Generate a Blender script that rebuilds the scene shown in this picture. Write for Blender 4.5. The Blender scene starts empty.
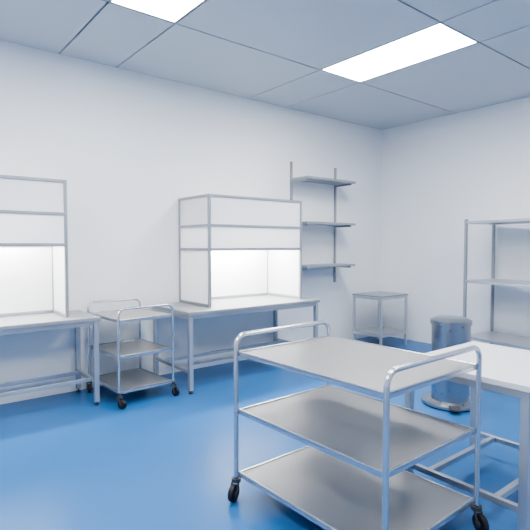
import bpy, bmesh, math
from mathutils import Vector, Matrix, Euler
S=bpy.context.scene
S.view_settings.look='AgX - Medium High Contrast'
# ---------------- materials ----------------
def mat(name,col,rough=.5,metal=0.,noise=0.,nscale=8.,trans=0.,emit=None,spec=.5,rn=.02):
    m=bpy.data.materials.new(name);m.use_nodes=True;nt=m.node_tree;n=nt.nodes
    b=n['Principled BSDF'];b.inputs['Base Color'].default_value=(*col,1);b.inputs['Roughness'].default_value=rough
    b.inputs['Metallic'].default_value=metal;b.inputs['Specular IOR Level'].default_value=spec
    tc=n.new('ShaderNodeTexCoord')
    if noise>0:
        t=n.new('ShaderNodeTexNoise');t.inputs['Scale'].default_value=nscale;t.inputs['Detail'].default_value=3
        nt.links.new(tc.outputs['Object'],t.inputs['Vector'])
        mx=n.new('ShaderNodeMixRGB');mx.inputs[1].default_value=(*[c*(1-noise) for c in col],1)
        mx.inputs[2].default_value=(*[min(1,c*(1+noise)) for c in col],1)
        nt.links.new(t.outputs['Fac'],mx.inputs[0]);nt.links.new(mx.outputs[0],b.inputs['Base Color'])
        if rn>0:
            mr=n.new('ShaderNodeMapRange');mr.inputs[3].default_value=max(0,rough-rn);mr.inputs[4].default_value=min(1,rough+rn)
            nt.links.new(t.outputs['Fac'],mr.inputs[0]);nt.links.new(mr.outputs[0],b.inputs['Roughness'])
    if trans>0:
        tr=n.new('ShaderNodeBsdfTranslucent');tr.inputs[0].default_value=(*col,1)
        ms=n.new('ShaderNodeMixShader');ms.inputs[0].default_value=trans
        nt.links.new(b.outputs[0],ms.inputs[1]);nt.links.new(tr.outputs[0],ms.inputs[2])
        nt.links.new(ms.outputs[0],n['Material Output'].inputs[0])
    if emit:
        b.inputs['Emission Color'].default_value=(*emit[0],1);b.inputs['Emission Strength'].default_value=emit[1]
    return m
M=dict(
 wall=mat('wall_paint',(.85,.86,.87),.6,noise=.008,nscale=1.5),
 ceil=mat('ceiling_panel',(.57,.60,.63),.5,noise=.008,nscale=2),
 gap=mat('ceiling_joint',(.07,.08,.10),.6),
 floor=mat('floor_epoxy',(.038,.158,.385),.32,noise=.02,nscale=.8,spec=.45,rn=0),
 white=mat('white_powder_coat',(.72,.74,.77),.4,noise=.01),
 frame=mat('grey_frame_paint',(.33,.35,.38),.35,metal=.35,noise=.02),
 leg=mat('satin_steel_frame',(.47,.49,.53),.3,metal=.6,noise=.02),
 tube=mat('satin_steel_tube',(.60,.61,.64),.24,metal=.85,noise=.01,nscale=20),
 steel=mat('stainless_steel',(.36,.38,.41),.28,metal=.95,noise=.01,nscale=20),
 shelf=mat('shelf_grey',(.36,.38,.41),.38,metal=.4,noise=.01,nscale=6),
 tray=mat('tray_steel',(.49,.475,.46),.33,metal=.72,noise=.006,nscale=2,rn=0),
 lam=mat('worktop_laminate',(.34,.35,.36),.32,metal=.3,noise=.01,nscale=5),
 lamw=mat('white_laminate',(.68,.69,.71),.35,noise=.01,nscale=5),
 panel=mat('hood_panel_opal',(.94,.94,.94),.35,noise=.005,trans=.22),
 back=mat('hood_liner_white',(.90,.90,.90),.5,noise=.005),
 rubber=mat('black_rubber',(.008,.008,.009),.5,noise=.1,nscale=30),
 plast=mat('dark_grey_plastic',(.05,.05,.055),.4,noise=.05),
 led=mat('light_diffuser',(1,1,1),.5,emit=((.995,.985,.97),29.0)),
 strip=mat('hood_lamp_diffuser',(1,1,1),.5,emit=((1,.99,.97),115.0)),
)
# ---------------- geometry helpers ----------------
def obj(name,bm,m,parent=None,smooth=False,bevel=0.):
    bmesh.ops.recalc_face_normals(bm,faces=bm.faces)
    me=bpy.data.meshes.new(name);bm.to_mesh(me);bm.free();me.materials.append(M[m])
    if smooth:
        me.polygons.foreach_set('use_smooth',[True]*len(me.polygons))
    o=bpy.data.objects.new(name,me);S.collection.objects.link(o)
    if parent:o.parent=parent
    if bevel>0:
        b=o.modifiers.new('bevel','BEVEL');b.width=bevel;b.segments=2;b.limit_method='ANGLE'
    if smooth:
        e=o.modifiers.new('es','EDGE_SPLIT');e.split_angle=math.radians(40)
    return o
def empty(name,loc=(0,0,0),rz=0):
    e=bpy.data.objects.new(name,None);S.collection.objects.link(e);e.location=loc;e.rotation_euler=(0,0,rz);e.empty_display_size=.1
    return e
def abox(bm,lo,hi):
    r=bmesh.ops.create_cube(bm,size=1)
    c=[(a+b)/2 for a,b in zip(lo,hi)];s=[abs(b-a) for a,b in zip(lo,hi)]
    bmesh.ops.transform(bm,matrix=Matrix.Translation(c)@Matrix.Diagonal((*s,1)),verts=r['verts'])
def box(name,lo,hi,m,parent=None,bevel=.002):
    bm=bmesh.new();abox(bm,lo,hi);return obj(name,bm,m,parent,bevel=bevel)
def cyl(bm,p0,p1,r,r2=None,seg=24):
    p0=Vector(p0);p1=Vector(p1);d=p1-p0
    q=d.to_track_quat('Z','Y').to_matrix().to_4x4()
    res=bmesh.ops.create_cone(bm,cap_ends=True,segments=seg,radius1=r,radius2=r if r2 is None else r2,depth=d.length)
    bmesh.ops.transform(bm,matrix=Matrix.Translation((p0+p1)/2)@q,verts=res['verts'])
def sweep(bm,pts,r,seg=14,closed=False):
    pts=[Vector(p) for p in pts];n=len(pts);rings=[]
    up=None
    for i,p in enumerate(pts):
        a=pts[i-1] if (i>0 or closed) else p; b=pts[(i+1)%n] if (i<n-1 or closed) else p
        t=(b-a).normalized()
        if up is None:
            up=Vector((0,0,1)) if abs(t.z)<.9 else Vector((1,0,0))
        s=t.cross(up).normalized();up=s.cross(t).normalized()
        rings.append([bm.verts.new(p+r*(math.cos(k*2*math.pi/seg)*s+math.sin(k*2*math.pi/seg)*up)) for k in range(seg)])
    for i in range(n if closed else n-1):
        A=rings[i];B=rings[(i+1)%n]
        for k in range(seg):bm.faces.new((A[k],A[(k+1)%seg],B[(k+1)%seg],B[k]))
    if not closed:
        bm.faces.new(rings[0]);bm.faces.new(rings[-1])
def fillet(pts,r,k=7):
    out=[Vector(pts[0])]
    for i in range(1,len(pts)-1):
        a,b,c=Vector(pts[i-1]),Vector(pts[i]),Vector(pts[i+1])
        u=(a-b).normalized();v=(c-b).normalized()
        cen=b+(u+v)*r
        for j in range(k+1):
            t=j/k*math.pi/2
            out.append(cen-v*r*math.cos(t)-u*r*math.sin(t))
    out.append(Vector(pts[-1]));return out
# ---------------- room ----------------
H=3.073
X0,Y0=-8.5,-7.6
box('floor',(X0-.1,Y0-.1,-.1),(.1,.1,0),'floor',bevel=0)
box('wall_back',(X0-.1,0,0),(.1,.1,H),'wall',bevel=0)
box('wall_right',(0,Y0,0),(.1,0,H),'wall',bevel=0)
box('wall_left',(X0-.1,Y0,0),(X0,0,H),'wall',bevel=0)
box('wall_front',(X0-.1,Y0-.1,0),(.1,Y0,H),'wall',bevel=0)
xs=[X0,-6.72,-6.17,-4.604,-4.078,-2.495,-1.907,0]
ys=[0,-1.187,-2.482,-3.777,-5.072,-6.367,Y0]
bm=bmesh.new();lights=[]
g=.008
for i in range(len(xs)-1):
    for j in range(len(ys)-1):
        a,b=xs[i],xs[i+1];c,d=ys[j+1],ys[j]
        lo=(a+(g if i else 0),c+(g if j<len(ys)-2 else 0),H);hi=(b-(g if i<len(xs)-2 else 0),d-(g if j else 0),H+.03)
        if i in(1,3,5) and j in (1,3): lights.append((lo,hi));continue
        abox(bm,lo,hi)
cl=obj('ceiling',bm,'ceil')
gp=box('joint_backing',(X0,Y0,H+.03),(0,0,H+.1),'gap',cl,bevel=0)
for lo,hi in lights:
    e=empty('ceiling_light_panel',((lo[0]+hi[0])/2,(lo[1]+hi[1])/2,H))
    w=(hi[0]-lo[0])/2;l=(hi[1]-lo[1])/2
    bm=bmesh.new();abox(bm,(-w+.008,-l+.008,.002),(w-.008,l-.008,.02));obj('diffuser',bm,'led',e)
    bm=bmesh.new()
    for q in [((-w,-l,0),(-w+.008,l,.03)),((w-.008,-l,0),(w,l,.03)),((-w,-l,0),(w,-l+.008,.03)),((-w,l-.008,0),(w,l,.03))]:abox(bm,*q)
    obj('bezel',bm,'white',e)
# ---------------- tables ----------------
def table(name,loc,L,D,h,rz=0,top='lam',bars=.2,ys=(.22,.74)):
    e=empty(name,loc,math.radians(rz));t=.04
    box('worktop',(0,0,h-.03),(L,D,h),top,e,.003)
    bm=bmesh.new();i=.015
    for x in(i,L-t-i):
        for y in(i,D-t-i):
            abox(bm,(x,y,.03),(x+t,y+t,h-.03))
    obj('legs',bm,'leg',e,bevel=.003)
    bm=bmesh.new()
    for x in(i,L-t-i):
        for y in(i,D-t-i):
            cyl(bm,(x+t/2,y+t/2,0),(x+t/2,y+t/2,.012),.02);cyl(bm,(x+t/2,y+t/2,.012),(x+t/2,y+t/2,.03),.008)
    obj('levelling_feet',bm,'plast',e)
    bm=bmesh.new()
    z1=h-.03
    abox(bm,(i+t,i+.006,z1-.04),(L-i-t,i+.034,z1));abox(bm,(i+t,D-i-.034,z1-.04),(L-i-t,D-i-.006,z1))
    for x in(i,L-t-i):
        abox(bm,(x+.006,i+t,z1-.04),(x+.034,D-i-t,z1))
        abox(bm,(x+.006,i+t,bars-.015),(x+.034,D-i-t,bars+.015))
    for y in (D*ys[0],D*ys[1]):
        abox(bm,(i+.034,y,bars-.015),(L-i-.034,y+.03,bars+.015))
    obj('frame_rails',bm,'leg',e,bevel=.002)
    return e
def hood(name,loc,W,D,hh,z1,z2):
    e=empty(name,loc);t=.026
    bm=bmesh.new()
    for x in(0,W-t):
        for y in(0,D-t):abox(bm,(x,y,0),(x+t,y+t,hh))
    for z in(z1,z2,hh-t):
        abox(bm,(t,0,z),(W-t,t,z+t));abox(bm,(t,D-t,z),(W-t,D,z+t))
        abox(bm,(0,t,z),(t,D-t,z+t));abox(bm,(W-t,t,z),(W,D-t,z+t))
    abox(bm,(t,D-t,0),(W-t,D,t))
    for x in (0,W-t): abox(bm,(x,t,0),(x+t,D-t,t))
    obj('frame',bm,'frame',e,bevel=.002)
    bm=bmesh.new()
    abox(bm,(t,.008,z1+t),(W-t,.014,z2));abox(bm,(t,.008,z2+t),(W-t,.014,hh-t))
    for x in(.01,W-.016):
        abox(bm,(x,t,t),(x+.006,D-t,z1));abox(bm,(x,t,z1+t),(x+.006,D-t,z2));abox(bm,(x,t,z2+t),(x+.006,D-t,hh-t))
    abox(bm,(t,t,hh-.015),(W-t,D-t,hh-.009))
    obj('opal_panels',bm,'panel',e)
    box('rear_liner',(t,D-.016,t),(W-t,D-.008,hh-t),'back',e,0)
    box('lamp_housing',(.15,D*.35,z2+.02),(W-.15,D*.65,z2+.06),'white',e)
    box('lamp_diffuser',(.17,D*.37,z2+.012),(W-.17,D*.63,z2+.02),'strip',e,0)
    return e
table('workbench',(-6.2,-.56,0),1.74,.55,.755)
hood('laminar_flow_hood',(-5.84,-.42,.757),1.16,.41,1.145,.595,.85)
table('workbench',(-3.75,-.79,0),1.67,.77,.754)
hood('laminar_flow_hood',(-3.42,-.61,.756),1.225,.605,1.10,.55,.785)
table('workbench',(-3.625,-3.66,0),.80,.70,.72,top='lamw',bars=.12)
# ---------------- carts ----------------
def caster(bm_w,bm_m,x,y,ang,r=.045,z=None):
    c,s=math.cos(ang),math.sin(ang);off=.03
    wx,wy=x+c*off,y+s*off
    ax=Vector((-s,c,0))
    W=Vector((wx,wy,r))
    cyl(bm_w,W-ax*.013,W+ax*.013,r,seg=28)
    cyl(bm_m,W-ax*.020,W+ax*.020,r*.35,seg=16)
    for sgn in(-1,1):
        p=W+ax*.018*sgn;top=Vector((x,y,2*r+.018))+ax*.018*sgn
        sweep(bm_m,[p,(p+top)/2+Vector((0,0,.012)),top],.006,8)
    cyl(bm_m,(x,y,2*r+.008),(x,y,2*r+.025),.026)
    cyl(bm_m,(x,y,2*r+.02),(x,y,2*r+.05),.012)
def cart(name,loc,W,L,hs,hh,rz,tr=.0125,fm='tube',sm='tray',r=.045,angs=(.6,2.5,-.7,-2.4)):
    e=empty(name,loc,math.radians(rz));w=W/2;l=L/2
    bm=bmesh.new();zb=2*r+.03
    for y in(-l,l):
        sweep(bm,fillet([(-w,y,zb),(-w,y,hh),(w,y,hh),(w,y,zb)],.06),tr)
    obj('end_hoops',bm,fm,e,True)
    for k,z in enumerate(hs):
        bm=bmesh.new();x,y=w-tr*.5,l-tr*.5
        abox(bm,(-x,-y,z-.004),(x,y,z))
        o=obj('tray_%d'%(k+1),bm,sm,e)
        bm=bmesh.new();q=.012
        for lo,hi in [((-x,-y,z-.022),(-x+q,y,z+.006)),((x-q,-y,z-.022),(x,y,z+.006)),((-x+q,-y,z-.022),(x-q,-y+q,z+.006)),((-x+q,y-q,z-.022),(x-q,y,z+.006))]:abox(bm,lo,hi)
        obj('tray_rim_%d'%(k+1),bm,fm,e,bevel=.003)
    bw=bmesh.new();bmm=bmesh.new()
    for (sx,sy),a in zip([(-1,-1),(1,-1),(-1,1),(1,1)],angs): caster(bw,bmm,sx*w,sy*l,a,r)
    obj('caster_wheels',bw,'rubber',e,True,.004);obj('caster_forks',bmm,'plast',e,True)
    return e
cart('service_trolley',(-4.08,-2.985,0),.72,.96,(.795,.485,.145),.885,1.0,angs=(3.4,-2.0,-2.7,.4))
cart('service_trolley',(-4.14,-.405,0),.52,.62,(.735,.43,.135),.83,3.5,tr=.011,r=.04,angs=(-1.2,-1.4,-2.,-1))
# ---------------- small stand ----------------
e=empty('side_stand',(-.88,-.70,0));W,D,h,t=.57,.48,.70,.028
bm=bmesh.new()
for x in(0,W-t):
    for y in(0,D-t):abox(bm,(x,y,0),(x+t,y+t,h-.02))
for z in (.16,h-.055):
    abox(bm,(t,0,z),(W-t,t,z+t));abox(bm,(t,D-t,z),(W-t,D,z+t));abox(bm,(0,t,z),(t,D-t,z+t));abox(bm,(W-t,t,z),(W,D-t,z+t))
obj('frame',bm,'leg',e,bevel=.002)
box('top_shelf',(-.005,-.005,h-.02),(W+.005,D+.005,h),'shelf',e)
box('lower_shelf',(.003,.003,.189),(W-.003,D-.003,.199),'shelf',e)
# ---------------- wall shelving ----------------
e=empty('wall_shelf_unit',(-1.82,0,0))
bm=bmesh.new()
for x in(-.015,.79):abox(bm,(x,-.028,.85),(x+.025,-.001,2.41))
obj('uprights',bm,'frame',e,bevel=.002)
for k,z in enumerate((2.20,1.65,1.11)):
    box('shelf_%d'%(k+1),(-.03,-.33,z-.028),(.86,-.03,z),'shelf',e,.003)
    bm=bmesh.new()
    for x in(-.010,.795):
        abox(bm,(x,-.30,z-.05),(x+.015,-.028,z-.028))
    obj('brackets_%d'%(k+1),bm,'frame',e)
# ---------------- rack ----------------
W,L,t=.55,1.28,.03
e=empty('shelving_rack',(-.61,-1.66,0),math.radians(-8))
bm=bmesh.new()
for x in(0,W-t):
    for y in(-L,-t):abox(bm,(x,y,0),(x+t,y+t,1.66))
obj('posts',bm,'frame',e,bevel=.003)
for k,z in enumerate((1.635,.955,.31)):
    box('shelf_%d'%(k+1),(.004,-L+.004,z-.03),(W-.004,-.004,z),'leg',e,.003)
# ---------------- pedal bin ----------------
e=empty('pedal_bin',(-2.12,-2.39,0),math.radians(-50))
bm=bmesh.new();cyl(bm,(0,0,.045),(0,0,.69),.150,.158,48);obj('body',bm,'steel',e,True)
bm=bmesh.new();cyl(bm,(0,0,.692),(0,0,.725),.168,.168,48);cyl(bm,(0,0,.725),(0,0,.745),.168,.13,48);obj('lid',bm,'steel',e,True)
bm=bmesh.new();cyl(bm,(0,0,.012),(0,0,.035),.225,.225,48);cyl(bm,(0,0,.035),(0,0,.05),.225,.17,48)
obj('base',bm,'steel',e,True,.002)
bm=bmesh.new();abox(bm,(-.035,.13,.68),(.035,.19,.71));obj('hinge',bm,'plast',e,bevel=.004)
bm=bmesh.new();abox(bm,(-.045,-.30,.03),(.045,-.19,.045));obj('pedal',bm,'plast',e,bevel=.005)
bm=bmesh.new();cyl(bm,(0,0,0),(0,0,.012),.215,.215,48)
obj('rubber_foot',bm,'rubber',e)
# ---------------- world, camera ----------------
w=bpy.data.worlds.new('world');S.world=w;w.use_nodes=True
w.node_tree.nodes['Background'].inputs[0].default_value=(.7,.8,1,1);w.node_tree.nodes['Background'].inputs[1].default_value=.3
f=482.87;pitch=.04182;yaw=.67594
c=bpy.data.cameras.new('camera');co=bpy.data.objects.new('camera',c);S.collection.objects.link(co)
co.location=(-5.919,-4.591,1.364);c.sensor_width=36;c.lens=f/530*36;c.clip_start=.05
F=Vector((math.sin(yaw)*math.cos(pitch),math.cos(yaw)*math.cos(pitch),-math.sin(pitch)))
R=F.cross(Vector((0,0,1))).normalized();U=R.cross(F)
mt=Matrix((R,U,-F)).transposed();co.rotation_euler=mt.to_euler()
S.camera=co
